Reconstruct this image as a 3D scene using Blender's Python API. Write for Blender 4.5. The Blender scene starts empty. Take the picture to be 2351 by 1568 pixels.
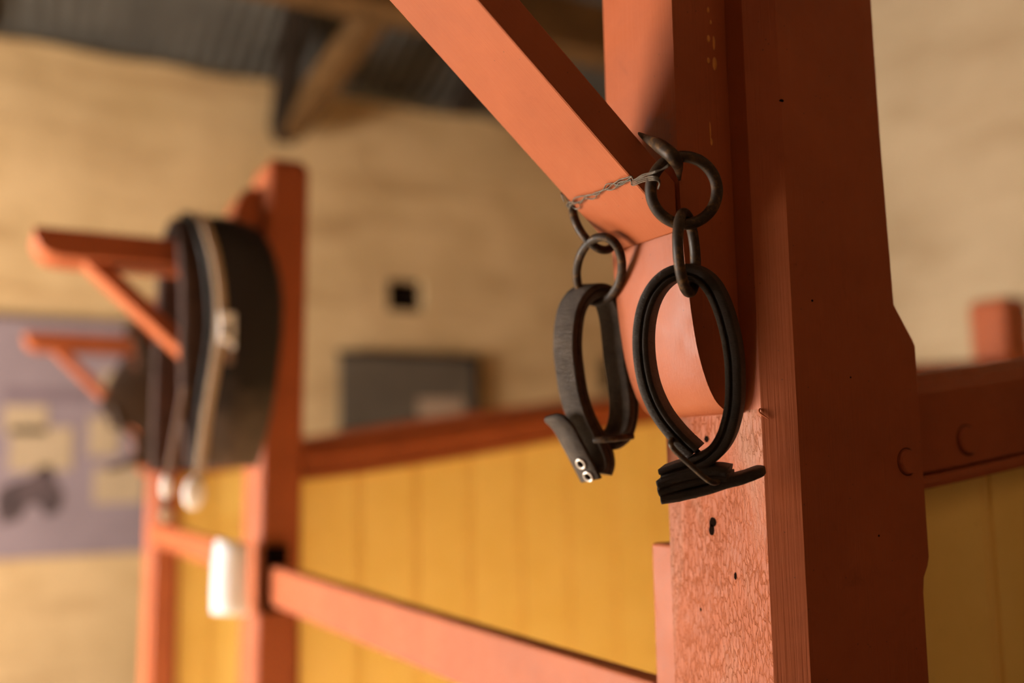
import bpy, bmesh, math, random
from mathutils import Vector, Matrix, noise
random.seed(7)
SC = bpy.context.scene
COL = SC.collection
PI = math.pi

# ------------------------------------------------------------------ materials
def new_mat(name):
    m = bpy.data.materials.new(name); m.use_nodes = True
    nt = m.node_tree
    return m, nt, nt.nodes['Principled BSDF']

def N(nt, t, **kw):
    n = nt.nodes.new(t)
    for k, v in kw.items():
        if hasattr(n, k): setattr(n, k, v)
        else: n.inputs[k].default_value = v
    return n

def coords(nt, scale=(1, 1, 1), kind='Object'):
    tc = N(nt, 'ShaderNodeTexCoord'); mp = N(nt, 'ShaderNodeMapping')
    mp.inputs['Scale'].default_value = scale
    nt.links.new(tc.outputs[kind], mp.inputs['Vector'])
    return mp.outputs['Vector']

def noise_tex(nt, vec, scale, detail=4, rough=0.55, dist=0.0):
    n = N(nt, 'ShaderNodeTexNoise')
    n.inputs['Scale'].default_value = scale; n.inputs['Detail'].default_value = detail
    n.inputs['Roughness'].default_value = rough; n.inputs['Distortion'].default_value = dist
    nt.links.new(vec, n.inputs['Vector']); return n.outputs['Fac']

def ramp(nt, fac, stops):
    r = N(nt, 'ShaderNodeValToRGB'); el = r.color_ramp.elements
    while len(el) < len(stops): el.new(0.5)
    for e, (p, c) in zip(el, stops):
        e.position = p; e.color = (c[0], c[1], c[2], 1)
    nt.links.new(fac, r.inputs['Fac']); return r.outputs['Color']

def math_node(nt, op, a, b):
    n = N(nt, 'ShaderNodeMath', operation=op)
    for i, v in enumerate((a, b)):
        if isinstance(v, (int, float)): n.inputs[i].default_value = v
        else: nt.links.new(v, n.inputs[i])
    return n.outputs[0]

def mix(nt, fac, a, b, mode='MIX'):
    n = N(nt, 'ShaderNodeMix', data_type='RGBA', blend_type=mode)
    if isinstance(fac, (int, float)): n.inputs[0].default_value = fac
    else: nt.links.new(fac, n.inputs[0])
    for i, v in ((6, a), (7, b)):
        if isinstance(v, tuple): n.inputs[i].default_value = (v[0], v[1], v[2], 1)
        else: nt.links.new(v, n.inputs[i])
    return n.outputs[2]

def bump(nt, bs, height, strength=0.3, distance=0.002, prev=None):
    b = N(nt, 'ShaderNodeBump'); b.inputs['Strength'].default_value = strength
    b.inputs['Distance'].default_value = distance
    nt.links.new(height, b.inputs['Height'])
    if prev is not None: nt.links.new(prev, b.inputs['Normal'])
    nt.links.new(b.outputs['Normal'], bs.inputs['Normal'])
    return b.outputs['Normal']

def grain_scale(axis, along, across):
    return tuple(along if a == axis else across for a in 'xyz')

def paint(name, c1, c2, axis='z', rough=0.5, grime=0.25, crackle=False, gs=1.0, slant=0.0, smudge=None):
    """oil paint over timber: fine grain ridges along the piece, faint dirt"""
    m, nt, bs = new_mat(name)
    v = coords(nt)
    g = coords(nt, grain_scale(axis, 9 * gs, 520 * gs) if not slant else (1, 1, 1))
    if slant:
        g.node.inputs['Rotation'].default_value = (0, slant, 0)
        m2 = N(nt, 'ShaderNodeMapping'); m2.inputs['Scale'].default_value = grain_scale(axis, 9 * gs, 520 * gs)
        nt.links.new(g, m2.inputs['Vector']); g = m2.outputs['Vector']
    big = noise_tex(nt, v, 9, 4, 0.6)
    col = ramp(nt, big, [(0.3, c1), (0.7, c2)])
    dirt = noise_tex(nt, v, 34, 6, 0.7, 0.6)
    dm = ramp(nt, dirt, [(0.62, (0, 0, 0)), (0.80, (grime, grime, grime))])
    col = mix(nt, dm, col, (c1[0] * .38, c1[1] * .42, c1[2] * .6))
    specks = N(nt, 'ShaderNodeTexVoronoi'); specks.inputs['Scale'].default_value = 95
    nt.links.new(v, specks.inputs['Vector'])
    sm = ramp(nt, specks.outputs['Distance'], [(0.045, (0.7, 0.7, 0.7)), (0.075, (0, 0, 0))])
    gate = ramp(nt, noise_tex(nt, v, 21, 2), [(0.48, (0, 0, 0)), (0.56, (1, 1, 1))])
    col = mix(nt, math_node(nt, 'MULTIPLY', sm, gate), col, (.05, .02, .012))
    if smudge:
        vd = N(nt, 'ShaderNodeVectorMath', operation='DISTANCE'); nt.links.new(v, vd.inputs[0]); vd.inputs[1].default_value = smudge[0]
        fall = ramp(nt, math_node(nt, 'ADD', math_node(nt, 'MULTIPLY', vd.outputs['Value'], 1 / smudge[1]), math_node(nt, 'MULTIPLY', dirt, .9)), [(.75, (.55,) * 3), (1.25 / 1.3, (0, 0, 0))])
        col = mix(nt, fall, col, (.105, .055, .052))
    nt.links.new(col, bs.inputs['Base Color'])
    rr = ramp(nt, dirt, [(0.3, (rough - .06,) * 3), (0.8, (rough + .15,) * 3)])
    nt.links.new(rr, bs.inputs['Roughness'])
    bs.inputs['Specular IOR Level'].default_value = 0.25
    gn = noise_tex(nt, g, 1.0, 3, 0.6, 0.2)
    nrm = bump(nt, bs, gn, 0.5, 0.0008)
    nrm = bump(nt, bs, big, 0.25, 0.004, nrm)
    if crackle:
        cv = coords(nt, (290, 290, 72))
        warp = N(nt, 'ShaderNodeTexNoise'); warp.inputs['Scale'].default_value = 0.9
        warp.inputs['Detail'].default_value = 3
        nt.links.new(cv, warp.inputs['Vector'])
        vm = N(nt, 'ShaderNodeVectorMath', operation='MULTIPLY_ADD')
        nt.links.new(warp.outputs['Color'], vm.inputs[0]); vm.inputs[1].default_value = (2.6, 2.6, 1.8)
        nt.links.new(cv, vm.inputs[2])
        vo = N(nt, 'ShaderNodeTexVoronoi', feature='DISTANCE_TO_EDGE'); vo.inputs['Scale'].default_value = 0.85
        nt.links.new(vm.outputs[0], vo.inputs['Vector'])
        geo = N(nt, 'ShaderNodeNewGeometry'); sp = N(nt, 'ShaderNodeSeparateXYZ')
        nt.links.new(geo.outputs['True Normal'], sp.inputs[0])
        so_ = N(nt, 'ShaderNodeSeparateXYZ'); nt.links.new(v, so_.inputs[0])
        face = math_node(nt, 'MULTIPLY', math_node(nt, 'LESS_THAN', sp.outputs[0], -0.93), math_node(nt, 'LESS_THAN', so_.outputs[2], 1.492))
        wear = ramp(nt, noise_tex(nt, coords(nt, (14, 14, 4)), 1.0, 5, .65, .6), [(0.50, (0, 0, 0)), (0.66, (.55,) * 3)])
        wc = mix(nt, math_node(nt, 'MULTIPLY', wear, face), col, (.27, .135, .085))
        nt.links.new(wc, bs.inputs['Base Color'])
        crack = ramp(nt, vo.outputs['Distance'], [(0.0, (0, 0, 0)), (0.10, (1, 1, 1))])
        patch = ramp(nt, noise_tex(nt, v, 16, 3), [(0.36, (0.25,) * 3), (0.56, (1, 1, 1))])
        inv = math_node(nt, 'SUBTRACT', 1.0, crack)
        h = math_node(nt, 'SUBTRACT', 1.0, math_node(nt, 'MULTIPLY', math_node(nt, 'MULTIPLY', inv, face), patch))
        rough_n = noise_tex(nt, coords(nt, (260, 260, 90)), 1.0, 4, 0.7)
        h2 = math_node(nt, 'ADD', h, math_node(nt, 'MULTIPLY', math_node(nt, 'MULTIPLY', rough_n, face), 1.1))
        bump(nt, bs, h2, .62, 0.0019, nrm)
    return m

def simple(name, c, rough=0.6, metal=0.0, var=0.25, scale=30, bstr=0.25, bdist=0.002, det=5, spec=0.25):
    m, nt, bs = new_mat(name)
    v = coords(nt)
    f = noise_tex(nt, v, scale, det, 0.62)
    a = tuple(x * (1 - var) for x in c); b = tuple(min(1, x * (1 + var)) for x in c)
    nt.links.new(ramp(nt, f, [(0.32, a), (0.68, b)]), bs.inputs['Base Color'])
    bs.inputs['Roughness'].default_value = rough; bs.inputs['Metallic'].default_value = metal
    bs.inputs['Specular IOR Level'].default_value = spec
    if bstr: bump(nt, bs, f, bstr, bdist)
    return m

RED1, RED2 = (.235, .052, .013), (.29, .068, .019)
M = {}
M['red_post'] = paint('red_paint_on_post', RED1, RED2, 'z', 0.55, 0.3, crackle=True)
M['red_z'] = paint('red_paint_vertical', RED1, RED2, 'z', 0.5, 0.35)
M['red_x'] = paint('red_paint_lengthwise', RED1, RED2, 'x', 0.5, 0.25)
M['red_y'] = paint('red_paint_crosswise', RED1, RED2, 'y', 0.5, 0.25)
M['red_brace'] = paint('red_paint_on_brace', RED1, RED2, 'x', 0.5, 0.2, slant=-.722)
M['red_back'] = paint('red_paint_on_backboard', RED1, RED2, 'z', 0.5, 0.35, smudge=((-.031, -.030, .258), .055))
M['yellow'] = paint('yellow_paint_on_boards', (.71, .49, .125), (.76, .545, .16), 'z', 0.5, 0.10)
M['iron'] = None
def iron():
    m, nt, bs = new_mat('rusty_forged_iron')
    v = coords(nt)
    f = noise_tex(nt, v, 130, 6, 0.7); f2 = noise_tex(nt, v, 40, 3)
    c = ramp(nt, f, [(0.35, (.014, .008, .004)), (0.52, (.028, .015, .007)), (0.68, (.11, .052, .014))])
    nt.links.new(c, bs.inputs['Base Color'])
    bs.inputs['Metallic'].default_value = 0.0; bs.inputs['Specular IOR Level'].default_value = 0.22
    nt.links.new(ramp(nt, f2, [(0.3, (.42,) * 3), (0.7, (.66,) * 3)]), bs.inputs['Roughness'])
    bump(nt, bs, f, 0.35, 0.0007)
    return m
M['iron'] = iron()
def leather(name, c1, c2, rough, wr):
    m, nt, bs = new_mat(name)
    v = coords(nt)
    f = noise_tex(nt, v, 55, 5, 0.65)
    nt.links.new(ramp(nt, f, [(0.3, c1), (0.7, c2)]), bs.inputs['Base Color'])
    bs.inputs['Roughness'].default_value = rough
    bs.inputs['Specular IOR Level'].default_value = 0.2
    w = noise_tex(nt, coords(nt, (110, 110, 420)), 1.0, 4, 0.65, 1.8)
    nrm = bump(nt, bs, w, wr, 0.0022)
    gate = noise_tex(nt, coords(nt, (900, 900, 900)), 1.0, 2)
    bump(nt, bs, gate, 0.12, 0.0004, nrm)
    return m
M['leather'] = leather('old_black_leather', (.013, .009, .006), (.030, .020, .014), 0.58, 0.7)
M['worn'] = leather('worn_brown_black_leather', (.023, .015, .010), (.068, .047, .032), 0.6, 0.8)
M['saddle'] = leather('black_harness_leather', (.011, .010, .009), (.022, .018, .015), 0.5, 0.2)
M['lining'] = simple('dark_brown_felt_lining', (.045, .024, .018), 0.9, 0, .3, 40)
M['saddle_brown'] = leather('brown_saddle_leather', (.030, .016, .009), (.050, .026, .013), 0.55, 0.3)
def pale_hem():  # black leather whose colour turns paler towards the bottom edge
    m, nt, bs = new_mat('black_leather_paler_at_the_hem')
    v = coords(nt); sp = N(nt, 'ShaderNodeSeparateXYZ'); nt.links.new(v, sp.inputs[0])
    f = noise_tex(nt, v, 22, 5, .65)
    t = math_node(nt, 'ADD', math_node(nt, 'MULTIPLY', sp.outputs[2], -4.0), math_node(nt, 'MULTIPLY', f, .9))
    mr = N(nt, 'ShaderNodeMapRange'); nt.links.new(t, mr.inputs['Value']); mr.inputs['From Min'].default_value = 1.72; mr.inputs['From Max'].default_value = 2.45
    nt.links.new(mix(nt, mr.outputs['Result'], (.013, .010, .009), (.13, .095, .072)), bs.inputs['Base Color'])
    bs.inputs['Roughness'].default_value = .55; bs.inputs['Specular IOR Level'].default_value = .25
    bump(nt, bs, f, .3, .003); return m
M['saddle_flap'] = pale_hem()
M['web'] = simple('beige_cotton_webbing', (.42, .30, .20), 0.85, 0, .18, 60)
M['web_dark'] = simple('faded_brown_strap', (.20, .13, .10), 0.8, 0, .2, 50)
M['steel'] = simple('worn_bright_metal', (.55, .50, .44), 0.35, 0.8, .15, 90)
M['white'] = simple('white_card', (.74, .77, .82), 0.8, 0, .02, 20, 0)
M['cream'] = simple('white_leather_keeper', (.78, .74, .70), 0.6, 0, .06, 30)
M['wire'] = simple('weathered_steel_wire', (.085, .068, .050), 0.45, 0.4, .3, 220)
M['drip'] = simple('yellowed_paint_drip', (.50, .20, .045), 0.3, 0, .2, 90, 0)
M['void'] = simple('dark_hole_and_shade', (.006, .003, .002), 0.95, 0, .1, 20, 0, spec=0.0)
M['wood_dark'] = simple('old_brown_timber', (.016, .010, .006), 0.9, 0, .35, 6, spec=.08)
M['wood_brown'] = simple('brown_timber', (.085, .042, .014), 0.8, 0, .3, 6, spec=.08)
M['board'] = simple('dark_grey_board', (.080, .060, .041), 0.6, 0, .2, 5)
M['pale'] = simple('pale_notice_paper', (.30, .20, .13), 0.8, 0, .1, 8)
M['poster'] = simple('mauve_printed_panel', (.20, .147, .155), 0.6, 0, .10, 3, 0)
M['poster_text'] = simple('tan_printed_text_area', (.33, .235, .14), 0.7, 0, .08, 9, 0)
M['poster_photo'] = simple('dark_printed_picture', (.065, .042, .042), 0.6, 0, .45, 7, 0)

def plaster(name, c1, c2, streak, mp):
    m, nt, bs = new_mat(name)
    v = coords(nt); s = coords(nt, mp)
    f = noise_tex(nt, v, 2.2, 6, 0.62); g = noise_tex(nt, s, 1.0, 5, 0.6, 0.5)
    col = ramp(nt, f, [(0.3, c1), (0.68, c2)])
    st = ramp(nt, g, [(0.50, (0, 0, 0)), (0.70, (streak,) * 3)])
    col = mix(nt, st, col, (c1[0] * .62, c1[1] * .52, c1[2] * .42))
    nt.links.new(col, bs.inputs['Base Color']); bs.inputs['Roughness'].default_value = 0.95
    bs.inputs['Specular IOR Level'].default_value = 0.2
    nrm = bump(nt, bs, f, 0.5, 0.03); bump(nt, bs, g, 0.4, 0.02, nrm)
    return m
M['wall'] = plaster('rough_tan_plaster', (.40, .258, .118), (.50, .335, .168), .6, (1.1, 1.1, 5.5))
M['wall_rear'] = plaster('rough_pale_plaster', (.32, .228, .135), (.38, .28, .172), .45, (1.0, 1.0, 6.0))
M['floor'] = plaster('sandy_floor', (.19, .148, .105), (.25, .198, .145), .3, (2, 2, 2))
M['roof'] = simple('grey_corrugated_iron', (.055, .048, .038), 0.55, 0.25, .3, 2.5, 0)
M['plank_dark'] = simple('dark_wall_planks', (.16, .095, .05), 0.8, 0, .3, 4)

# ------------------------------------------------------------------ object helpers
OFF = {}
def empty(name, loc, label=None, cat=None, group=None):
    o = bpy.data.objects.new(name, None); COL.objects.link(o); o.location = loc
    o.empty_display_size = 0.05
    OFF[o.name] = Vector(loc); tag(o, label, cat, group); return o

def tag(o, label=None, cat=None, group=None, kind=None):
    if label: o['label'] = label
    if cat: o['category'] = cat
    if group: o['group'] = group
    if kind: o['kind'] = kind
    return o

def obj(name, bm, mat, parent=None, origin=None, bevel=0.0, seg=2, smooth=False, angle=35):
    """vertices come in metres of the building; the object's origin is its parent's, or the one given"""
    if parent is not None: off = OFF[parent.name]
    else: off = Vector(origin) if origin is not None else Vector((0, 0, 0))
    bmesh.ops.recalc_face_normals(bm, faces=bm.faces[:])
    bmesh.ops.translate(bm, verts=bm.verts[:], vec=-off)
    me = bpy.data.meshes.new(name); bm.to_mesh(me); bm.free()
    for p in me.polygons: p.use_smooth = smooth
    me.materials.append(mat)
    o = bpy.data.objects.new(name, me); COL.objects.link(o)
    if parent is not None: o.parent = parent
    else: o.location = off
    OFF[o.name] = off
    if bevel:
        b = o.modifiers.new('edges', 'BEVEL'); b.width = bevel; b.segments = seg
        b.limit_method = 'ANGLE'; b.angle_limit = math.radians(angle)
    return o

def B(): return bmesh.new()

def box(bm, x0, x1, y0, y1, z0, z1):
    v = [bm.verts.new(p) for p in ((x0,y0,z0),(x1,y0,z0),(x1,y1,z0),(x0,y1,z0),(x0,y0,z1),(x1,y0,z1),(x1,y1,z1),(x0,y1,z1))]
    for f in ((0,3,2,1),(4,5,6,7),(0,1,5,4),(1,2,6,5),(2,3,7,6),(3,0,4,7)): bm.faces.new([v[i] for i in f])
    return bm

def loft(bm, rings, cap=True, close=False):
    rr = [[bm.verts.new(p) for p in r] for r in rings]
    n = len(rr[0])
    for a, b in zip(rr, rr[1:] + ([rr[0]] if close else [])):
        for i in range(n):
            bm.faces.new((a[i], a[(i+1) % n], b[(i+1) % n], b[i]))
    if cap and not close:
        bm.faces.new(rr[0][::-1]); bm.faces.new(rr[-1])
    return bm

def prism_xz(bm, prof, y0, y1):
    return loft(bm, [[(x, y0, z) for x, z in prof], [(x, y1, z) for x, z in prof]])

def smooth_path(pts, sub=6, closed=False):
    P = [Vector(p) for p in pts]; out = []; n = len(P)
    rng = range(n if closed else n - 1)
    for i in rng:
        if closed: p0, p1, p2, p3 = P[(i-1) % n], P[i], P[(i+1) % n], P[(i+2) % n]
        else: p0, p1, p2, p3 = P[max(i-1, 0)], P[i], P[i+1], P[min(i+2, n-1)]
        for k in range(sub):
            t = k / sub
            out.append(0.5 * ((2*p1) + (p2-p0)*t + (2*p0-5*p1+4*p2-p3)*t*t + (3*p1-p0-3*p2+p3)*t**3))
    if not closed: out.append(P[-1])
    return out

def tube(bm, pts, rad, closed=False, seg=12):
    """round bar along a path; rad is a number or a list as long as the path"""
    n = len(pts); rings = []
    t0 = (pts[1] - pts[0]).normalized()
    ref = Vector((0, 0, 1)) if abs(t0.z) < .9 else Vector((1, 0, 0))
    nrm = (ref - t0 * ref.dot(t0)).normalized()
    for i, p in enumerate(pts):
        if closed: t = (pts[(i+1) % n] - pts[i-1]).normalized()
        else: t = (pts[min(i+1, n-1)] - pts[max(i-1, 0)]).normalized()
        nrm = (nrm - t * nrm.dot(t)).normalized(); bi = t.cross(nrm)
        r = rad[i] if isinstance(rad, (list, tuple)) else rad
        rings.append([p + (nrm * math.cos(a) + bi * math.sin(a)) * r for a in (2*PI*k/seg for k in range(seg))])
    return loft(bm, rings, cap=not closed, close=closed)

def band(bm, pts, W, prof, taper=None):
    """sweeps a flat profile (u through the thickness, v across the width 0..1) along a path"""
    W = Vector(W); rings = []; n = len(pts)
    for i, p in enumerate(pts):
        t = (pts[min(i+1, n-1)] - pts[max(i-1, 0)]).normalized()
        nn = t.cross(W).normalized()
        k = taper(i/(n-1)) if taper else 1
        rings.append([p + nn * u * k**.5 + W * (.5 + (v - .5)*k) for u, v in prof])
    return loft(bm, rings)

def strap_prof(T, w, groove=True, g=.0024, pos=0.0):
    """rounded strap edge, with the seam between two leather layers pressed into both edges"""
    h = T / 2; e = min(.0022, h * .6) / w
    gd = g / w
    near = [(-h, e), (-h + .0012, e * .35), (-h + .003, 0)]
    if groove: near += [(pos - .0014, .0), (pos - .0004, gd), (pos + .0004, gd), (pos + .0014, 0)]
    near += [(h - .003, 0), (h - .0012, e * .35), (h, e)]
    far = [(u, 1 - v) for u, v in near[::-1]]
    return near + far

def ring_path(c, ax, up, ra, rb, n=48, squash=0.0):
    c, ax, up = Vector(c), Vector(ax).normalized(), Vector(up).normalized()
    return [c + ax * (ra * math.cos(2*PI*k/n)) + up * (rb * math.sin(2*PI*k/n)) for k in range(n)]

def copy_tree(o, d, parent=None):
    """copies a thing, its parts and their sub-parts, moved by d"""
    c = o.copy(); COL.objects.link(c)
    if parent is not None: c.parent = parent
    else: c.location = o.location + Vector(d)
    for ch in [x for x in SC.objects if x.parent == o]: copy_tree(ch, d, c)
    return c

# ------------------------------------------------------------------ setting
def grid_wall(name, mat, u0, u1, z0, z1, put, holes=(), step=.12, amp=.012, ragged=.03):
    us = sorted(set([u0 + (u1-u0)*i/int((u1-u0)/step) for i in range(int((u1-u0)/step)+1)] + [h for q in holes for h in q[:2]]))
    zs = sorted(set([z0 + (z1-z0)*i/int((z1-z0)/step) for i in range(int((z1-z0)/step)+1)] + [h for q in holes for h in q[2:4]]))
    bm = B(); g = {}
    for i, u in enumerate(us):
        for j, zz in enumerate(zs):
            d = noise.noise(Vector((u*1.7, zz*1.7, 3.1))) * amp
            top = ragged * noise.noise(Vector((u*3.1, 7.7, 0.2))) if j == len(zs)-1 else 0
            g[i, j] = bm.verts.new(put(u, zz + top, d))
    for i in range(len(us)-1):
        for j in range(len(zs)-1):
            cu, cz = (us[i]+us[i+1])/2, (zs[j]+zs[j+1])/2
            if any(a < cu < b and c < cz < e for a, b, c, e in holes): continue
            bm.faces.new((g[i, j], g[i+1, j], g[i+1, j+1], g[i, j+1]))
    for a, b, c, e in holes:                       # depth of the opening
        for (p, q) in (((a, c), (b, c)), ((b, c), (b, e)), ((b, e), (a, e)), ((a, e), (a, c))):
            bm.faces.new([bm.verts.new(put(p[0], p[1], .0)), bm.verts.new(put(q[0], q[1], .0)),
                          bm.verts.new(put(q[0], q[1], -.09)), bm.verts.new(put(p[0], p[1], -.09))])
    o = obj(name, bm, mat, smooth=True)
    return tag(o, kind='structure')

VENTS = [(2.165, 2.395, 2.345, 2.535), (3.655, 3.775, 1.90, 2.115)]
WY, WX, WT = 5.4, 4.0, 3.6
grid_wall('wall_end', M['wall'], -3.4, WX, 0, WT, lambda u, z, d: (u, WY - d, z), VENTS)
grid_wall('wall_rear', M['wall_rear'], -2.6, WY, 0, WT + .25, lambda u, z, d: (WX - d, u, z))
bm = B(); box(bm, -3.6, WX, -1.15, -1.0, 0, 5.2); tag(obj('wall_front', bm, M['plank_dark']), kind='structure')  # unseen wall, set close behind the camera to keep facing sides dark
bm = B(); box(bm, -3.4, WX + .1, -2.75, WY + .1, -.1, 0); tag(obj('floor', bm, M['floor']), kind='structure')
# unseen aisle wall; its half-door opening is added and sized to shape the daylight
DY0, DY1, DZ, DS = 2.25, 4.8, 1.62, .55
bm = B(); box(bm, -3.6, -3.4, -2.6, DY0, 0, 5.2); box(bm, -3.6, -3.4, DY1, WY, 0, 5.2); box(bm, -3.6, -3.4, DY0, DY1, DZ, 5.2); box(bm, -3.6, -3.4, DY0, DY1, 0, DS)
tag(obj('wall_aisle', bm, M['plank_dark']), kind='structure')

def roof_z(y): return 3.66 + (WY - y) * .42
bm = B(); nx = 90 * 8; xs = [-3.5 + (WX + 3.7) * i / nx for i in range(nx + 1)]
rows = []
for y in (WY + .25, 3.6, 1.4, -2.8):
    rows.append([bm.verts.new((x, y, roof_z(y) + .013 * math.sin(2*PI*x/.084))) for x in xs])
for a, b in zip(rows, rows[1:]):
    for i in range(nx): bm.faces.new((a[i], a[i+1], b[i+1], b[i]))
tag(obj('roof', bm, M['roof'], smooth=True), kind='structure')

def timber(name, a, b, w, h, mat, label, cat, roll=None, bev=.012):
    a, b = Vector(a), Vector(b); t = (b - a).normalized()
    side = (roll if roll is not None else t.cross(Vector((0, 0, 1)))).normalized()
    up = side.cross(t).normalized()
    bm = B()
    loft(bm, [[p + side*sx*w/2 + up*sz*h/2 for sx, sz in ((-1,-1),(1,-1),(1,1),(-1,1))] for p in (a, b)])
    o = obj(name, bm, mat, origin=a, bevel=bev)
    return tag(o, label, cat)
timber('purlin', (-3.3, 4.05, 3.605), (WX - .02, 4.05, 3.605), .20, .26, M['wood_brown'], 'long brown roof purlin under the corrugated iron, along the top edge', 'beam')
strut = timber('roof_strut', (1.50, 5.32, 3.27), (1.40, 4.66, 3.93), .11, .17, M['wood_dark'], 'near-black upright roof strut with slanting brown brace, on the end wall', 'beam', roll=Vector((1, 0, 0)))
kb = timber('knee_brace', (1.53, 5.27, 3.30), (1.74, 4.36, 3.72), .13, .13, M['wood_brown'], 'slanting brown brace', 'x')
del kb['category']; kb.location = Vector(kb.location) - Vector(strut.location); kb.parent = strut
timber('rafter', (2.62, 5.36, 3.64), (2.62, 2.9, 4.60), .12, .14, M['wood_dark'], 'dark rafter under the iron roof, right of the brown brace', 'beam')
timber('rafter', (-.05, 5.36, 3.64), (-.05, 2.9, 4.60), .12, .14, M['wood_dark'], 'dark rafter under the iron roof near the left edge', 'beam')

# ------------------------------------------------------------------ posts
def plug(name, x, y, z, r, mat, parent, n=24, proud=.004, axis='y'):
    """round plug end set in a surface facing -y, with its worn groove"""
    bm = B()
    loft(bm, [[(x + r*k*math.cos(a), y - d, z + r*k*math.sin(a)) for a in (2*PI*i/n for i in range(n))]
              for k, d in ((1.0, -.004), (1.0, proud*.5), (.9, proud))])
    o = obj(name, bm, mat, parent, smooth=False)
    bm = B()
    tube(bm, [Vector((x + r*1.08*math.cos(2*PI*i/32), y + .0004, z + r*1.08*math.sin(2*PI*i/32))) for i in range(32)], r*.05, True, 8)
    obj('groove', bm, M['void'], o, smooth=True)
    return o

PX, PY = .612, .6352
post = empty('stall_post', (.70, .71, 0), 'big red timber stall post with chipped crackled paint, in sharp focus', 'post', 'posts along the front of the stalls')
bm = B(); rings = []
X1, Y1 = .7885, .793
for z, c2 in ((0, .012), (1.20, .012), (1.325, .011), (1.338, .009), (1.348, .003), (1.356, .0004), (1.552, .0004), (1.557, .003), (1.590, .026), (1.75, .030), (2.60, .033), (2.75, .033)):
    cx, cy = .0206, .0223
    rings.append([(PX, PY + cy, z), (PX + cx, PY, z), (X1 - c2, PY, z), (X1, PY + c2, z), (X1, Y1 - c2*.5, z), (X1 - c2*.5, Y1, z), (PX, Y1, z)])
loft(bm, rings)
# subdivide lengthwise and roughen the arrises very slightly
shaft = obj('shaft', bm, M['red_post'], post, bevel=.0022, angle=20)
bolt = plug('bolt_head', .767, PY, 1.4435, .0115, M['red_post'], post)
def dents(name, spots, nrm, mat, parent):
    nrm = Vector(nrm)
    for p, r, e in spots:
        bm = B()
        a = Vector((0, 0, 1)).cross(nrm).normalized(); u = Vector((0, 0, 1))
        n = 12; c = Vector(p)
        wob = [1 + .25*noise.noise(Vector((i*.9, p[2]*90, 1))) for i in range(n)]
        ring = [bm.verts.new(c + a*r*wob[i]*math.cos(2*PI*i/n) + u*r*e*wob[i]*math.sin(2*PI*i/n) - nrm*.0012) for i in range(n)]
        tops = [bm.verts.new(v.co + nrm*.0015) for v in ring]
        for i in range(n): bm.faces.new((ring[i], ring[(i+1) % n], tops[(i+1) % n], tops[i]))
        bm.faces.new(ring[::-1]); bm.faces.new(tops)
        obj(name, bm, mat, parent)
dents('nail_hole', [((.6336, PY, 1.7677), .0022, .6), ((.6577, PY, 1.5872), .0011, 1), ((.7239, PY, 1.3784), .001, 1), ((.700, PY, 1.52), .0009, 1)], (0, -1, 0), M['void'], post)
dents('knot_hole', [((PX, .7276, 1.3915), .0050, .9), ((PX, .7298, 1.3840), .0036, 1.5), ((PX, .7319, 1.4678), .0032, 1), ((PX, .70, 1.345), .0016, 2), ((PX, .75, 1.31), .001, 1.5)], (-1, 0, 0), M['void'], post)
bm = B(); pts = smooth_path([(PX - .0002, .6586, 1.4925), (PX - .0025, .6570, 1.489), (PX + .001, .6540, 1.4852), (PX + .003, .6520, 1.4830)], 4)
tube(bm, pts, [.0004, .0006, .0008, .0008, .0008, .0008, .0007, .0007, .0006, .0006, .0005, .0005, .0003], seg=7); obj('paint_splinter', bm, M['red_z'], post, smooth=True)
# cleat that holds the bar's end, on the post's far side
bm = B(); box(bm, .622, .668, Y1 + .0005, Y1 + .044, .95, 1.3655)
obj('bar_cleat', bm, M['red_z'], post, bevel=.003)

def plain_post(x0, x1, y0, y1, top, lean, label):
    r = empty('stall_post', ((x0+x1)/2, (y0+y1)/2, 0), label, 'post', 'posts along the front of the stalls')
    bm = B(); c = .010; rings = []
    for z, k in ((0, 1), (top - .02, 1), (top, .75)):
        mx, my = (x0+x1)/2, (y0+y1)/2
        f = lambda x, y: (mx + (x-mx)*k, my + (y-my)*(.5+.5*k), z)
        rings.append([f(x0, y0+c), f(x0+c, y0), f(x1-c, y0), f(x1, y0+c), f(x1, y1-c), f(x1-c, y1), f(x0+c, y1), f(x0, y1-c)])
    loft(bm, rings); obj('shaft', bm, M['red_z'], r, bevel=.003, angle=20)
    r.rotation_euler.y = lean
    return r
# the further posts lean a little; their feet are where the lean puts them
post2 = plain_post(.574, .674, 2.264, 2.42, 2.175, .0165, 'red post behind the black harness saddle, white card at its side')
bm = B(); box(bm, .585, .640, 2.249, 2.264, 1.125, 1.272); obj('bar_end_shade', bm, M['void'], post2, bevel=.003)  # black block added in place of the shadow around the bar's end
post3 = plain_post(.616, .715, 3.85, 4.00, 2.10, .008, 'furthest red post, behind the hanging straps of the black saddle')
rp = plain_post(3.31, 3.46, 2.27, 2.42, 2.02, 0, 'blurred red post at the far right, end of the stall partition')
rp['group'] = 'posts at the back of the stalls'

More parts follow.
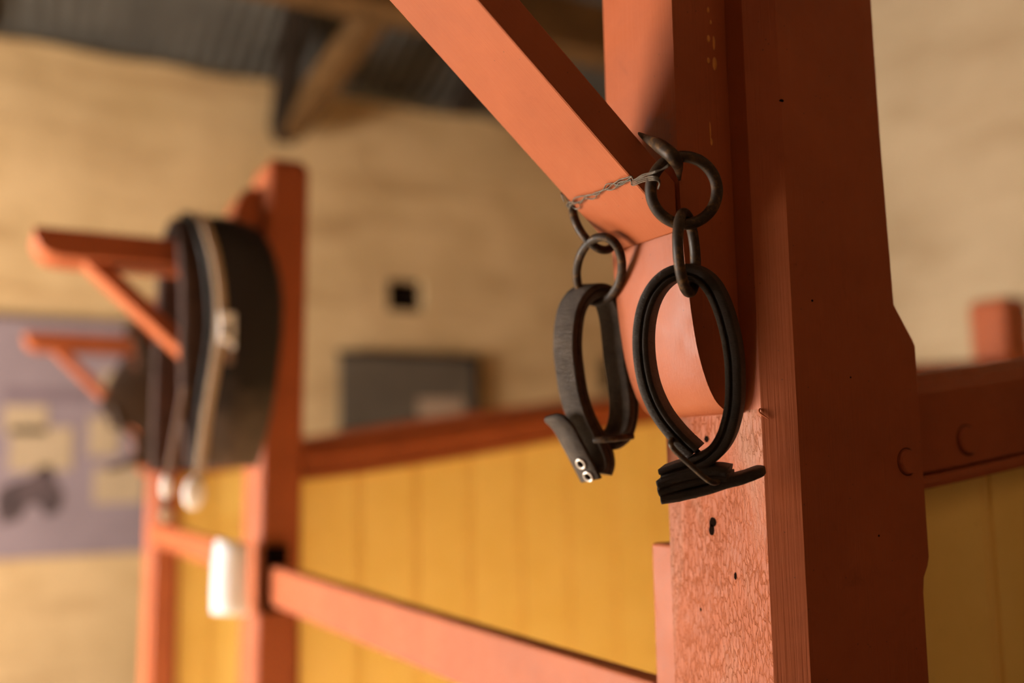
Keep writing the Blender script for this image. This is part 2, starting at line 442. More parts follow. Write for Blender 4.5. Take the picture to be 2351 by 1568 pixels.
# ------------------------------------------------------------------ saddle racks
def make_rack(label):
    r = empty('saddle_rack', (.58, .735, 1.489), label, 'saddle rack', 'saddle racks on the stall posts')
    za, zb, xa, xb = 1.489, 2.145, .549, PX - .0005
    foot = [(xb, za), (.5905 + .004, za + .0005), (.5800, .0105 + za), (.5705, .0285 + za), (.5615, .0570 + za), (.5555, .1060 + za), (.5520, .150 + za), (xa, .22 + za)]
    head = [(xa, zb - .10), (.553, zb - .055), (.562, zb - .022), (.577, zb - .004), (.592, zb), (xb, zb)]
    foot = [(xb, za), (xb, za + .0005)] + [(p.x, p.y) for p in smooth_path([(.596, za + .0008, 0), (.588, za + .0045, 0), (.5795, za + .0125, 0), (.5705, .0300 + za, 0), (.5620, .0590 + za, 0), (.5560, .100 + za, 0), (.5515, .150 + za, 0), (xa, .22 + za, 0)], 4)]
    bm = B(); prism_xz(bm, foot + head, .680, .789)
    back = obj('backboard', bm, M['red_back'], r, bevel=.0012, angle=50)
    for pl_ in back.data.polygons: pl_.use_smooth = abs(pl_.normal.y) < .5 and pl_.area < .002
    zl = lambda x: 1.8212 - .88 * (x - .3542)
    th = .044
    bm = B(); prism_xz(bm, [(.5490, zl(.549)), (.5490, zl(.549) + th), (.225, zl(.225) + th), (.225, zl(.225))], .6835, .781)
    cut = 1.941                                     # the brace is cut level under the arm
    for v in bm.verts:
        if v.co.x < .3:
            k = .0 if v.co.z < zl(.225) + th*.5 else th
            v.co.x = .3542 - (cut - k - 1.8212) / .88; v.co.z = cut
    obj('brace', bm, M['red_brace'], r, bevel=.0018, angle=30)
    bm = B(); prism_xz(bm, [(.5485, 1.941), (.5485, 1.999), (.112, 2.002), (.114, 1.980), (.124, 1.962), (.141, 1.948), (.165, 1.942), (.20, 1.941)], .655, .815)
    obj('arm', bm, M['red_x'], r, bevel=.004, angle=30)
    return r
rack = make_rack('nearest red saddle rack, its slanting brace bound with wire')
for (x, z, rx, rz) in ((.5913, 1.8631, .0012, .003), (.5938, 1.8517, .0010, .002), (.5903, 1.835, .0018, .0036), (.5965, 1.832, .0013, .007), (.5892, 1.8138, .0017, .0030), (.5964, 1.812, .0026, .0065), (.5876, 1.7464, .0007, .009), (.5886, 1.7363, .0013, .0035)):
    bm = B()
    s = bmesh.ops.create_icosphere(bm, subdivisions=2, radius=1.0)
    bmesh.ops.transform(bm, matrix=Matrix.Translation((x, .680, z)) @ Matrix.Diagonal((rx, .0009, rz, 1)), verts=s['verts'])
    d_ = obj('paint_drip', bm, M['drip'], rack, smooth=True); d_['label'] = 'yellowed drip of old paint'
rack2 = copy_tree(rack, (-.010, 1.622, -.041))
rack2['label'] = 'middle red saddle rack, carrying the black harness saddle'
rack3 = copy_tree(rack, (.018, 3.205, -.065))
for rr, k in ((rack2, .965), (rack3, .88)):      # the further racks are a little shorter
    for ch in [o for o in SC.objects if o.parent == rr and o.name.split('.')[0] in ('arm', 'brace')]: ch.scale.x = k
rack3['label'] = 'furthest red saddle rack in front of the mauve panel'
for rr in (rack2, rack3):
    for ch in [o for o in list(SC.objects) if o.parent == rr and o.name.startswith('paint_drip')]:
        bpy.data.objects.remove(ch)

# ------------------------------------------------------------------ partitions (boards along x, rail sweeping up to the wall)
RAIL = [(.70, .0), (.86, .0165), (1.02, .036), (1.20, .060), (1.40, .090), (1.69, .135), (2.05, .182), (2.45, .226), (2.85, .262), (3.31, .292)]
def partition(yc, x0, x1, zb, h, label, x_first, gsp=.1475):
    """yc: middle of the boards; zb: underside of the rail where it leaves the post"""
    r = empty('stall_partition', (x0, yc, 0), label, 'stall partition', 'board partitions between the stalls')
    xs = [x0 + (x1-x0)*i/60 for i in range(61)]
    def rise(x):
        for (a, za), (b, zb_) in zip(RAIL, RAIL[1:]):
            if x <= b: return za + (zb_-za)*max(0, (x-a))/(b-a)
        return RAIL[-1][1]
    rise_s = lambda x: (rise(x-.06)+rise(x)+rise(x+.06))/3
    bm = B(); rings = []
    for x in xs:
        z = zb + rise_s(x)
        prof = [(-.032, .016), (-.032, h - .022), (-.026, h - .010), (-.016, h - .002), (0, h), (.016, h - .002), (.026, h - .010), (.032, h - .022), (.032, .016)]
        rings.append([(x, yc + u, z + v) for u, v in prof])
    loft(bm, rings); rail = obj('top_rail', bm, M['red_x'], r, bevel=.0015, angle=40)
    bm = B(); rings = []
    for x in xs:
        z = zb + rise_s(x)
        rings.append([(x, yc + u, z + v) for u, v in ((-.0335, .0005), (-.0345, .006), (-.0335, .0125), (-.026, .0145), (.026, .0145), (.0335, .0125), (.0345, .006), (.0335, .0005))])
    loft(bm, rings); obj('bead', bm, M['red_x'], r)
    # tongue-and-groove boards: one sheet with pressed joints and a small bead beside each
    cx = []; g = x_first
    while g < x1:
        if g > x0 + .03: cx.append(g)
        g += gsp
    line = [(x0, 0)]
    for g in cx:
        line += [(g-.0155, 0), (g-.0135, .004), (g-.0115, .0015), (g-.009, -.001), (g-.006, -.001), (g-.0035, .0015), (g-.0015, .007), (g+.0015, .007), (g+.0045, 0)]
    line += [(x1, 0)]
    bm = B(); lo, hi, bl, bh = [], [], [], []
    for x, d in line:
        zt = zb + rise_s(x) + .012
        lo.append(bm.verts.new((x, yc - .018 + d, .12))); hi.append(bm.verts.new((x, yc - .018 + d, zt)))
        bl.append(bm.verts.new((x, yc + .018 - d*.8, .12))); bh.append(bm.verts.new((x, yc + .018 - d*.8, zt)))
    for i in range(len(line)-1):
        bm.faces.new((lo[i], lo[i+1], hi[i+1], hi[i])); bm.faces.new((bl[i+1], bl[i], bh[i], bh[i+1]))
        bm.faces.new((hi[i], hi[i+1], bh[i+1], bh[i])); bm.faces.new((bl[i], bl[i+1], lo[i+1], lo[i]))
    bm.faces.new((lo[0], hi[0], bh[0], bl[0])); bm.faces.new((lo[-1], bl[-1], bh[-1], hi[-1]))
    obj('board_panel', bm, M['yellow'], r)
    bm = B(); box(bm, x0, x1, yc - .024, yc + .024, .0, .125); obj('sill_board', bm, M['red_x'], r, bevel=.003)
    return r, rail
part1, rail1 = partition(.722, X1 + .0005, 3.35, 1.398, .118, 'yellow boarded partition with plugged red rail, right of the big post', .977)
pl = plug('dowel_plug', .9273, .722 - .032, 1.4642, .0145, M['red_x'], part1)
part2, _ = partition(2.342, .712, 3.31, 1.412, .088, 'yellow boarded partition between the saddle post and the big post', .860, .149)
part3, _ = partition(3.925, .735, 3.35, 1.412, .088, 'furthest yellow boarded partition, seen beside the white card', .86, .149)

# ------------------------------------------------------------------ bars closing the stalls
def bar(y0, y1, x0, z0, z1, th, label):
    bm = B(); box(bm, x0, x0 + th, y0, y1, z0, z1)
    return tag(obj('stall_bar', bm, M['red_y'], origin=(x0, y0, z0), bevel=.004), label, 'rail', 'bars across the front of the stalls')
bar(Y1 + .045, 2.247, .620, 1.143, 1.2275, .029, 'red wooden bar across the stall in front of the yellow boards')
bar(2.425, 3.845, .622, 1.178, 1.252, .029, 'short-looking red bar behind the white card')

# ------------------------------------------------------------------ iron rings and links
def thing_mesh(name, bm, mat, origin, label, cat, group=None, **kw):
    return tag(obj(name, bm, mat, origin=origin, **kw), label, cat, group)
CR, CU, CF = Vector((.8755, -.4828, -.0179)), Vector((-.0424, -.1135, .9926)), Vector((.4813, .8683, .1199))
def yawed(deg): a = math.radians(deg); return CR * math.cos(a) + CF * math.sin(a)

bm = B(); tube(bm, ring_path((.5203, .6380, 1.6723), yawed(6), CU, .0284, .0282, 64), .0049, True, 16)
thing_mesh('iron_ring', bm, M['iron'], (.5203, .6380, 1.6723), 'large rusty iron ring hanging from the hook on the brace', 'ring', smooth=True)
HOOK = [(.5117, .6860, 1.7348), (.5061, .6675, 1.7237), (.5030, .6499, 1.7135), (.5018, .6359, 1.7032), (.5062, .6320, 1.6968), (.5192, .6435, 1.6950), (.5350, .6622, 1.6960), (.5502, .6802, 1.6964)]
hp = smooth_path(HOOK, 6); nh = len(hp)
bm = B(); tube(bm, hp, [.0012 + .0048 * min(1, 3.2*i/nh, 2.6*(nh-1-i)/nh) for i in range(nh)], seg=12)
thing_mesh('iron_staple', bm, M['iron'], HOOK[0], 'dark tapering iron hook driven in beside the brace, holding the large ring', 'hook', smooth=True)
bm = B(); tube(bm, ring_path((.5248, .6430, 1.6205), yawed(60), CU - CR * .06, .0205, .0330, 56), .0046, True, 14)
thing_mesh('chain_link', bm, M['iron'], (.5248, .6430, 1.6205), 'narrow upright chain link between the large ring and the right strap', 'chain link', 'iron chain links', smooth=True)
bm = B(); tube(bm, ring_path((.5337, .7870, 1.6319), yawed(-35), CU*.8 - CF*.6, .0250, .0375, 56), .0043, True, 14)
thing_mesh('chain_link', bm, M['iron'], (.5337, .7870, 1.6319), 'rounded chain link holding the left strap', 'chain link', 'iron chain links', smooth=True)
bm = B(); tube(bm, ring_path((.5325, .7915, 1.6812), yawed(35), CU - CR * .28 + CF*.55, .0235, .0345, 56), .0042, True, 14)
thing_mesh('chain_link', bm, M['iron'], (.5375, .7975, 1.6815), 'uppermost left chain link, tied by wire behind the brace', 'chain link', 'iron chain links', smooth=True)

# wire twisted round the brace and the ring
def under(y, dx=0): # a point just off the brace's lit underside
    x = .5005 + dx
    return Vector((x - .0011, y, 1.8212 - .88*(x - .3542) - .0011))
bm = B()
def strand(ph, amp, w):
    pts = []
    ys = [.7855 - (.7855 - .679) * i / 30 for i in range(31)]
    pts += [Vector((.517, .7840, 1.729)), Vector((.508, .7860, 1.712))]
    for i, y in enumerate(ys):
        s = math.sin(ph + i*.34)*amp + noise.noise(Vector((i*.27, ph, 1)))*.0030
        p = under(y, s); p.x -= abs(math.cos(ph + i*.75))*.0011; pts.append(p)
    pts += [Vector((.4978, .6770, 1.6886)), Vector((.4962 + .0006*math.sin(ph), .6628, 1.6880 + .0012*math.cos(ph))), Vector((.4893, .6396, 1.6839 + .0008*math.sin(ph))), Vector((.4934, .6328, 1.6851)), Vector((.4968, .6269, 1.6878 + .001*math.cos(ph)))]
    tube(bm, smooth_path(pts, 3), w, seg=6)
strand(0.3, .0012, .00062); strand(2.5, .0014, .00062); strand(4.4, .0010, .0006)
for k in range(3):
    dz = .0014*k
    tube(bm, smooth_path([under(.7075, .0008*k), under(.6850, .0), Vector((.4972, .6786, 1.6870 - dz)), Vector((.4946, .6607, 1.6850 - dz)), Vector((.4880 + dz*.3, .6397, 1.6806 - dz)), Vector((.4912, .6352, 1.6790 - dz)), Vector((.4938, .6363, 1.6754 - dz*.5)), Vector((.4962, .6415, 1.6725 - dz*.4))], 5), .0006, seg=6)
tube(bm, smooth_path([under(.7855, -.004), Vector((.4930, .7868, 1.7045)), under(.780, .0030), under(.772, .0045), under(.768, .0015), Vector((.4985, .767, 1.6900))], 5), .0006, seg=6)
thing_mesh('binding_wire', bm, M['wire'], (.50, .73, 1.69), 'thin twisted wire wound round the slanting brace and the ring', 'wire', smooth=True)

# ------------------------------------------------------------------ leather straps
RIGHT_LOOP= [(0.5326, 0.6555, 1.4538), (0.5234, 0.6593, 1.4633), (0.5154, 0.6624, 1.4728), (0.5077, 0.6652, 1.4837), (0.5011, 0.6671, 1.4964), (0.4958, 0.6681, 1.5108), (0.4922, 0.6678, 1.5270), (0.4903, 0.6666, 1.5432), (0.4902, 0.6645, 1.5593), (0.4924, 0.6610, 1.5754), (0.4972, 0.6566, 1.5885), (0.5047, 0.6510, 1.5984), (0.5136, 0.6454, 1.6033), (0.5231, 0.6401, 1.6034), (0.5321, 0.6357, 1.5989), (0.5395, 0.6328, 1.5905), (0.5457, 0.6311, 1.5779), (0.5507, 0.6303, 1.5634), (0.5549, 0.6303, 1.5472), (0.5579, 0.6311, 1.5293), (0.5593, 0.6328, 1.5113), (0.5596, 0.6348, 1.4952), (0.5578, 0.6381, 1.4791), (0.5543, 0.6419, 1.4655), (0.5484, 0.6466, 1.4549), (0.5399, 0.6524, 1.4472), (0.5300, 0.6586, 1.4424), (0.5191, 0.6652, 1.4383), (0.5098, 0.6708, 1.4346)]
RIGHT_W = (0.0225, 0.0179, 0.0050)
STUB_A= [(0.5066, 0.6712, 1.4278), (0.5181, 0.6642, 1.4323), (0.5321, 0.6560, 1.4359), (0.5462, 0.6478, 1.4385), (0.5567, 0.6422, 1.4368)]
STUB_B= [(0.5081, 0.6723, 1.4224), (0.5190, 0.6658, 1.4258), (0.5330, 0.6574, 1.4298), (0.5462, 0.6498, 1.4327), (0.5588, 0.6428, 1.4321)]
TAIL= [(0.5109, 0.6728, 1.4163), (0.5209, 0.6670, 1.4178), (0.5325, 0.6602, 1.4205), (0.5450, 0.6528, 1.4238), (0.5565, 0.6458, 1.4279), (0.5684, 0.6388, 1.4312), (0.5771, 0.6335, 1.4346), (0.5846, 0.6292, 1.4359)]
BUCKLE= [(0.5115, 0.6569, 1.4619), (0.5159, 0.6543, 1.4547), (0.5266, 0.6488, 1.4431), (0.5380, 0.6440, 1.4323), (0.5478, 0.6458, 1.4299), (0.5611, 0.6564, 1.4331), (0.5615, 0.6684, 1.4448), (0.5526, 0.6741, 1.4561), (0.5411, 0.6768, 1.4658), (0.5238, 0.6678, 1.4671)]
sr = empty('leather_strap', RIGHT_LOOP[13], 'right buckled leather strap loop, seen edge-on against the big post', 'strap', 'leather strap loops')
wl = Vector(RIGHT_W).length
bm = B(); band(bm, smooth_path(RIGHT_LOOP, 5), RIGHT_W, strap_prof(.0135, wl, True, .0034, -.0012))
obj('loop', bm, M['leather'], sr, smooth=True, bevel=.0003)
for nm, P_ in (('folded_end', STUB_A), ('folded_end', STUB_B)):
    bm = B(); band(bm, smooth_path(P_, 6), RIGHT_W, strap_prof(.0076, wl, False)); obj(nm, bm, M['leather'], sr, smooth=True)
bm = B(); tp = smooth_path(TAIL, 6); band(bm, tp, RIGHT_W, strap_prof(.0085, wl, False), lambda t: min(1, .12 + 1.1*math.sqrt(max(0, 1 - t)*4.5)))
obj('tail', bm, M['leather'], sr, smooth=True)
bm = B(); tube(bm, smooth_path(BUCKLE, 5, True), .0024, True, 10); obj('buckle', bm, M['iron'], sr, smooth=True)
bm = B()
for p in (TAIL[1], TAIL[2]):
    q = Vector(p) + Vector(RIGHT_W)*.45 - CU*.0042
    s = bmesh.ops.create_uvsphere(bm, u_segments=12, v_segments=8, radius=.0042)
    bmesh.ops.transform(bm, matrix=Matrix.Translation(q) @ Matrix.Diagonal((1, 1, .5, 1)), verts=s['verts'])
obj('rivet', bm, M['iron'], sr, smooth=True)

LEFT_LOOP= [(0.5522, 0.8073, 1.4349), (0.5544, 0.8049, 1.4441), (0.5528, 0.8043, 1.4546), (0.5479, 0.8053, 1.4668), (0.5407, 0.8075, 1.4800), (0.5333, 0.8093, 1.4969), (0.5277, 0.8097, 1.5158), (0.5239, 0.8090, 1.5368), (0.5211, 0.8076, 1.5578), (0.5210, 0.8048, 1.5788), (0.5232, 0.8013, 1.5955), (0.5286, 0.7967, 1.6071), (0.5372, 0.7910, 1.6132), (0.5469, 0.7859, 1.6117), (0.5546, 0.7828, 1.6032), (0.5598, 0.7822, 1.5863), (0.5629, 0.7834, 1.5653), (0.5656, 0.7848, 1.5443), (0.5696, 0.7858, 1.5212), (0.5722, 0.7869, 1.5023), (0.5718, 0.7895, 1.4856), (0.5683, 0.7931, 1.4731), (0.5619, 0.7975, 1.4674), (0.5561, 0.8009, 1.4658)]
LEFT_W = (-0.0088, 0.0264, 0.0026)
TONGUE= [(0.5062, 0.8199, 1.4951), (0.5123, 0.8173, 1.4900), (0.5185, 0.8149, 1.4823), (0.5249, 0.8131, 1.4697), (0.5313, 0.8112, 1.4571), (0.5378, 0.8094, 1.4444), (0.5438, 0.8078, 1.4318)]
TONGUE_W = (-0.0073, 0.0253, -0.0040)
BAR= [(0.5338, 0.8037, 1.4686), (0.5392, 0.7961, 1.4687), (0.5519, 0.7888, 1.4701), (0.5686, 0.7886, 1.4717)]
EYE= [(0.5309, 0.8171, 1.4496), (0.5393, 0.8144, 1.4356)]
sl = empty('leather_strap', LEFT_LOOP[12], 'left leather strap loop with two metal eyelets in its tongue', 'strap', 'leather strap loops')
wl = Vector(LEFT_W).length
bm = B(); band(bm, smooth_path(LEFT_LOOP, 5), LEFT_W, strap_prof(.0155, wl, True, .0026, .001))
obj('loop', bm, M['worn'], sl, smooth=True, bevel=.0003)
bm = B(); band(bm, smooth_path(TONGUE, 8), TONGUE_W, strap_prof(.0045, Vector(TONGUE_W).length, False), lambda t: min(1, .62 + t*3.6))
obj('tongue', bm, M['worn'], sl, smooth=True)
bm = B(); tube(bm, smooth_path(BAR, 6), .0032, seg=12); obj('buckle_bar', bm, M['iron'], sl, smooth=True)
tt = (Vector(TONGUE[-1]) - Vector(TONGUE[-3])).normalized(); tw = Vector(TONGUE_W).normalized(); tn = tt.cross(tw).normalized()
if tn.x > 0: tn = -tn
mid = [Vector(TONGUE[4]) + Vector(TONGUE_W)*.50, Vector(TONGUE[5])*.35 + Vector(TONGUE[6])*.65 + Vector(TONGUE_W)*.46]
mid[0] = Vector(TONGUE[4])*.35 + Vector(TONGUE[5])*.65 + Vector(TONGUE_W)*.50
for p in mid:
    c = p + tn*.0030
    bm = B(); tube(bm, ring_path(c, tt, tw, .0046, .0046, 28), .0012, True, 10)
    e = obj('eyelet', bm, M['steel'], sl, smooth=True); e['label'] = 'bright metal eyelet'
    bm = B(); n = 16
    f = [bm.verts.new(c - tn*.0006 + tt*.0042*math.cos(2*PI*i/n) + tw*.0042*math.sin(2*PI*i/n)) for i in range(n)]
    g = [bm.verts.new(v.co - tn*.002) for v in f]
    bm.faces.new(f); bm.faces.new(g[::-1])
    for i in range(n): bm.faces.new((f[i], f[(i+1) % n], g[(i+1) % n], g[i]))
    obj('hole', bm, M['void'], e)

sl.location = Vector(sl.location) + Vector((.0056, .0083, .0009))

# ------------------------------------------------------------------ black harness saddle on the middle rack
def drape(name, rows, mat, parent, thick, nx=10, puff=0.0):
    """cloth-like sheet over an arm: rows are (y, z, x_left, x_right) down one side, over the top and down the other"""
    L_ = smooth_path([(a, b, 0) for a, b, _, _ in rows], 5); XL = smooth_path([(c, d, 0) for _, _, c, d in rows], 5)
    bm = B(); g = []
    for p, q in zip(L_, XL):
        row = []
        for i in range(nx + 1):
            u = i / nx; s = math.sin(PI*u)
            row.append(bm.verts.new((q.x + (q.y - q.x)*u, p.x - puff*s*(1 if p.x < 2.345 or p.x > 3 else -1), p.y + .004*s)))
        g.append(row)
    for a, b in zip(g, g[1:]):
        for i in range(nx): bm.faces.new((a[i], a[i+1], b[i+1], b[i]))
    o = obj(name, bm, mat, parent, smooth=True)
    s = o.modifiers.new('thickness', 'SOLIDIFY'); s.thickness = thick; s.offset = 0
    b = o.modifiers.new('edges', 'BEVEL'); b.width = thick*.3; b.segments = 2; b.limit_method = 'ANGLE'
    return o
s2 = empty('harness_saddle', (.49, 2.36, 1.955), 'black harness saddle with a beige girth strap, hanging over the middle rack', 'saddle', 'saddles on the racks')
drape('pad', [(2.205, 1.452, .425, .565), (2.200, 1.54, .412, .585), (2.200, 1.66, .405, .600), (2.205, 1.80, .405, .600), (2.225, 1.92, .400, .560), (2.275, 1.985, .402, .520), (2.345, 2.004, .402, .515), (2.43, 1.985, .402, .520), (2.485, 1.92, .402, .56), (2.505, 1.80, .402, .58), (2.510, 1.62, .400, .58), (2.510, 1.45, .400, .55)], M['lining'], s2, .030)
fl = drape('flap', [(2.183, 1.447, .462, .566), (2.172, 1.54, .462, .590), (2.168, 1.66, .470, .607), (2.172, 1.76, .474, .617), (2.180, 1.85, .470, .616), (2.197, 1.93, .462, .600), (2.228, 1.983, .452, .574), (2.262, 2.002, .450, .534)], M['saddle_flap'], s2, .016, puff=.014)
bm = B(); tube(bm, smooth_path([(.437, 2.176, 1.45), (.446, 2.172, 1.60), (.462, 2.170, 1.74), (.456, 2.176, 1.86), (.440, 2.196, 1.95), (.428, 2.240, 2.004), (.425, 2.30, 2.02)], 6), .0085, seg=10)
obj('piping', bm, M['saddle'], s2, smooth=True)
fi = drape('skirt', [(2.530, 1.440, .402, .53), (2.533, 1.60, .404, .55), (2.530, 1.78, .408, .56), (2.512, 1.92, .42, .55)], M['saddle'], s2, .016)
def web(name, pts, width, mat, parent, T=.006):
    bm = B(); P_ = smooth_path(pts, 6)
    band(bm, [p - Vector((width/2, 0, 0)) for p in P_], (width, 0, 0), [(-T/2, .04), (-T/2, .96), (0, 1), (T/2, .96), (T/2, .04), (0, 0)])
    return obj(name, bm, mat, parent, smooth=True)
g1 = web('girth_strap', [(.4365, 2.146, 1.372), (.440, 2.145, 1.44), (.452, 2.146, 1.55), (.468, 2.145, 1.66), (.478, 2.146, 1.745), (.476, 2.148, 1.82), (.467, 2.162, 1.90), (.455, 2.190, 1.965), (.447, 2.235, 2.012)], .021, M['web'], s2)
bm = B()
box(bm, .473, .5065, 2.134, 2.142, 1.758, 1.778); box(bm, .473, .5065, 2.134, 2.142, 1.712, 1.729); box(bm, .473, .482, 2.134, 2.142, 1.722, 1.765); box(bm, .4975, .5065, 2.134, 2.142, 1.700, 1.770)
o = obj('girth_buckle', bm, M['cream'], s2, bevel=.003); o['label'] = 'pale roller buckle'
bm = B(); box(bm, .488, .505, 2.140, 2.146, 1.668, 1.715); obj('billet', bm, M['web_dark'], s2, bevel=.002)
web('saddle_string', [(.380, 2.190, 1.368), (.388, 2.188, 1.45), (.406, 2.186, 1.57), (.414, 2.186, 1.62)], .015, M['web_dark'], s2)
bm = B(); s = bmesh.ops.create_uvsphere(bm, u_segments=16, v_segments=10, radius=1)
bmesh.ops.transform(bm, matrix=Matrix.Translation((.4285, 2.140, 1.398)) @ Matrix.Diagonal((.0225, .010, .034, 1)), verts=s['verts'])
o = obj('strap_keeper', bm, M['cream'], s2, smooth=True); o['label'] = 'white keeper at the strap end'
bm = B(); s = bmesh.ops.create_uvsphere(bm, u_segments=12, v_segments=8, radius=1)
bmesh.ops.transform(bm, matrix=Matrix.Translation((.383, 2.188, 1.353)) @ Matrix.Diagonal((.013, .008, .015, 1)), verts=s['verts'])
o = obj('strap_keeper', bm, M['web'], s2, smooth=True)
bm = B(); s = bmesh.ops.create_uvsphere(bm, u_segments=12, v_segments=8, radius=1)
bmesh.ops.transform(bm, matrix=Matrix.Translation((.382, 2.190, 1.410)) @ Matrix.Diagonal((.012, .007, .028, 1)), verts=s['verts'])
obj('strap_keeper', bm, M['cream'], s2, smooth=True)

s3 = empty('riding_saddle', (.56, 3.94, 1.92), 'dark brown saddle with hooked flap on the furthest rack', 'saddle', 'saddles on the racks')
drape('flap', [(3.742, 1.455, .47, .64), (3.740, 1.485, .525, .65), (3.738, 1.53, .548, .65), (3.738, 1.585, .545, .65), (3.738, 1.612, .490, .65), (3.738, 1.645, .432, .65), (3.738, 1.685, .425, .65), (3.742, 1.730, .462, .65), (3.755, 1.79, .535, .64), (3.79, 1.88, .545, .60), (3.85, 1.952, .535, .562), (3.94, 1.968, .532, .560), (4.03, 1.952, .535, .562), (4.075, 1.88, .54, .63), (4.09, 1.75, .48, .65), (4.09, 1.60, .50, .65)], M['saddle_brown'], s3, .026, puff=.01)
bm = B(); tube(bm, smooth_path([(.462, 3.722, 1.668), (.485, 3.715, 1.60), (.535, 3.715, 1.56), (.548, 3.715, 1.50), (.50, 3.718, 1.462), (.452, 3.72, 1.452)], 6), .010, seg=8)
obj('rein', bm, M['saddle_brown'], s3, smooth=True)

# white card hung beside the middle post
bm = B(); n = 10; rows = []
for j in range(9):
    v = j/8; row = []
    for i in range(n + 1):
        u = i/n
        x = .508 + .072*u - .010*v*(1-u) + .010*(v**2)*(1-u)
        y = 2.288 - .022*math.sin(PI*u) + .03*u*0 - .006*v
        row.append(bm.verts.new((x - .008*(v**3)*(1-u) - .003*math.sin(PI*v), y, 1.291 - .158*v - .012*u*(1 if j in (0, 8) else 1))))
    rows.append(row)
for a, b in zip(rows, rows[1:]):
    for i in range(n): bm.faces.new((a[i], a[i+1], b[i+1], b[i]))
card = thing_mesh('paper_card', bm, M['white'], (.545, 2.288, 1.21), 'curled white paper card hanging at the side of the saddle post', 'card', smooth=True)
md = card.modifiers.new('thickness', 'SOLIDIFY'); md.thickness = .0012

# ------------------------------------------------------------------ things on the end wall
def panel(bm, x0, x1, z0, z1, y, t=.014): return box(bm, x0, x1, y - t, y, z0, z1)
FY = WY - .035
po = empty('information_panel', (.4, FY, 1.6), 'mauve printed information panel on the end wall, left', 'poster')
bm = B(); panel(bm, -.35, 1.02, 1.035, 2.185, FY, .02); obj('sheet', bm, M['poster'], po, bevel=.003)
ty = FY - .0205
def spot(name, mat, rects, t=.003):
    for (x0, x1, z0, z1) in rects:
        bm = B(); panel(bm, x0, x1, z0, z1, ty, t); obj(name, bm, mat, po)
def pw(px, py):  # pixel of the 2351 x 1568 frame to the wall plane, from measured corners of the panel
    return (.147 + (px)*.00205, 2.168 - (py - 740)*.002087)
for a, b, c, d in ((15, 935, 108, 1000), (30, 985, 165, 1085), (200, 960, 268, 1052), (215, 1082, 330, 1165), (225, 850, 292, 890)):
    p, q = pw(a, b), pw(c, d); spot('text_block', M['poster_text'], [(p[0], q[0], q[1], p[1])])
p, q = pw(12, 895), pw(195, 925)
spot('heading', simple('faded_mauve_heading', (.145, .10, .11), .7, 0, .1, 8, 0), [(p[0], q[0], q[1], p[1])])
bm = B()
prof = [pw(*q) for q in ((10, 1125), (40, 1110), (78, 1098), (100, 1072), (122, 1075), (128, 1110), (148, 1140), (140, 1180), (112, 1190), (95, 1160), (70, 1165), (55, 1195), (18, 1205), (8, 1165))]
prism_xz(bm, prof, ty - .003, ty); obj('picture', bm, M['poster_photo'], po)

bd = empty('notice_board', (2.29, FY, 1.8), 'dark grey notice board on the end wall with a pale note on it', 'notice board')
bm = B(); panel(bm, 1.855, 2.72, 1.45, 2.075, FY, .02); obj('board', bm, M['board'], bd, bevel=.003)
bm = B(); box(bm, 2.69, 2.735, FY - .03, FY, 1.45, 2.085); box(bm, 1.845, 2.735, FY - .03, FY, 2.06, 2.09); obj('frame', bm, M['wood_dark'], bd, bevel=.003)
bm = B(); panel(bm, 2.33, 2.63, 1.715, 1.825, FY - .0205, .003); obj('note', bm, M['pale'], bd)
for i, (a, b, c, e) in enumerate(VENTS):
    v = empty('wall_vent', ((a+b)/2, WY + .1, c), ('square dark vent hole in the end wall above the notice board', 'small dark vent hole in the end wall, seen through the left strap')[i], 'vent')
    bm = B(); box(bm, a - .002, b + .002, WY + .075, WY + .11, c - .002, e + .002); obj('backing', bm, M['void'], v)
    bm = B()
    for k in range(3):
        zz = c + (e-c)*(k+1)/4; box(bm, a, b, WY + .045, WY + .06, zz - .008, zz + .008)
    obj('grille', bm, M['wood_dark'], v)

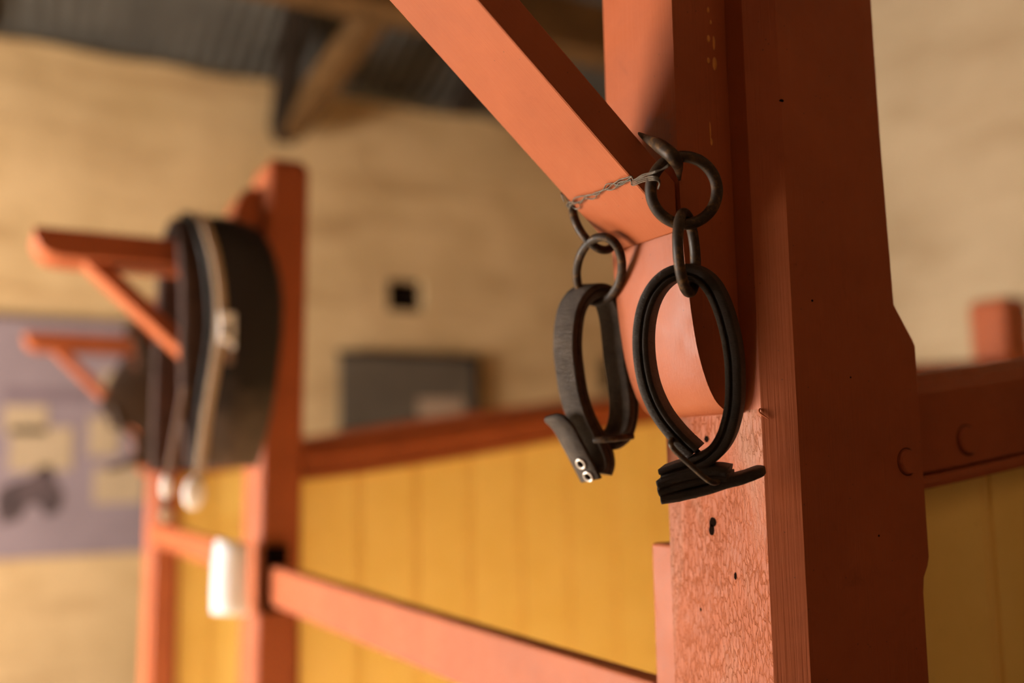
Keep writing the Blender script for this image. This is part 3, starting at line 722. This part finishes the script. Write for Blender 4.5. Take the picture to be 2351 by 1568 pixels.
# ------------------------------------------------------------------ light
def area(name, loc, rot, sx, sy, power, col):
    l = bpy.data.lights.new(name, 'AREA'); l.shape = 'RECTANGLE'; l.size = sx; l.size_y = sy; l.energy = power; l.color = col
    o = bpy.data.objects.new(name, l); COL.objects.link(o); o.location = loc; o.rotation_euler = rot; return o
# area lamp for the daylight, filling the unseen opening in the aisle wall
area('doorway_daylight', (-3.38, (DY0+DY1)/2, (DZ+DS)/2), (0, -PI/2, 0), DZ - DS - .05, DY1 - DY0 - .1, 730, (1.0, .94, .86))
sun = bpy.data.lights.new('sun', 'SUN'); sun.energy = 225; sun.angle = .009; sun.color = (1, .91, .79)
so = bpy.data.objects.new('sun', sun); COL.objects.link(so); so.rotation_euler = Vector((1, -.36, -.30)).to_track_quat('-Z', 'Y').to_euler()
w = bpy.data.worlds.new('world'); SC.world = w; w.use_nodes = True
w.node_tree.nodes['Background'].inputs[0].default_value = (1.0, .86, .68, 1); w.node_tree.nodes['Background'].inputs[1].default_value = .0

# ------------------------------------------------------------------ camera
cam = bpy.data.cameras.new('camera'); co = bpy.data.objects.new('camera', cam); COL.objects.link(co)
f = 2286.0; a = math.radians(29.0); p = math.atan((1060 - 784) / f); rho = .018
h = Vector((math.sin(a), math.cos(a), 0)); r = Vector((math.cos(a), -math.sin(a), 0)); zz = Vector((0, 0, 1))
F = h*math.cos(p) + zz*math.sin(p); U0 = -h*math.sin(p) + zz*math.cos(p)
U = U0*math.cos(rho) + r*math.sin(rho); Rr = r*math.cos(rho) - U0*math.sin(rho)
co.matrix_world = Matrix(((Rr.x, U.x, -F.x, 0), (Rr.y, U.y, -F.y, 0), (Rr.z, U.z, -F.z, 1.45), (0, 0, 0, 1)))
cam.sensor_width = 36; cam.lens = f / 2351 * 36; cam.clip_start = .05; cam.clip_end = 60
cam.dof.use_dof = True; cam.dof.focus_distance = .860; cam.dof.aperture_fstop = 1.6; cam.dof.aperture_blades = 0
SC.camera = co
SC.cycles.use_denoising = True
SC.cycles.max_bounces = 8; SC.cycles.diffuse_bounces = 6
SC.view_settings.view_transform = 'Standard'; SC.view_settings.look = 'None'; SC.view_settings.gamma = 1
SC.view_settings.use_curve_mapping = False; SC.view_settings.exposure = -0.15
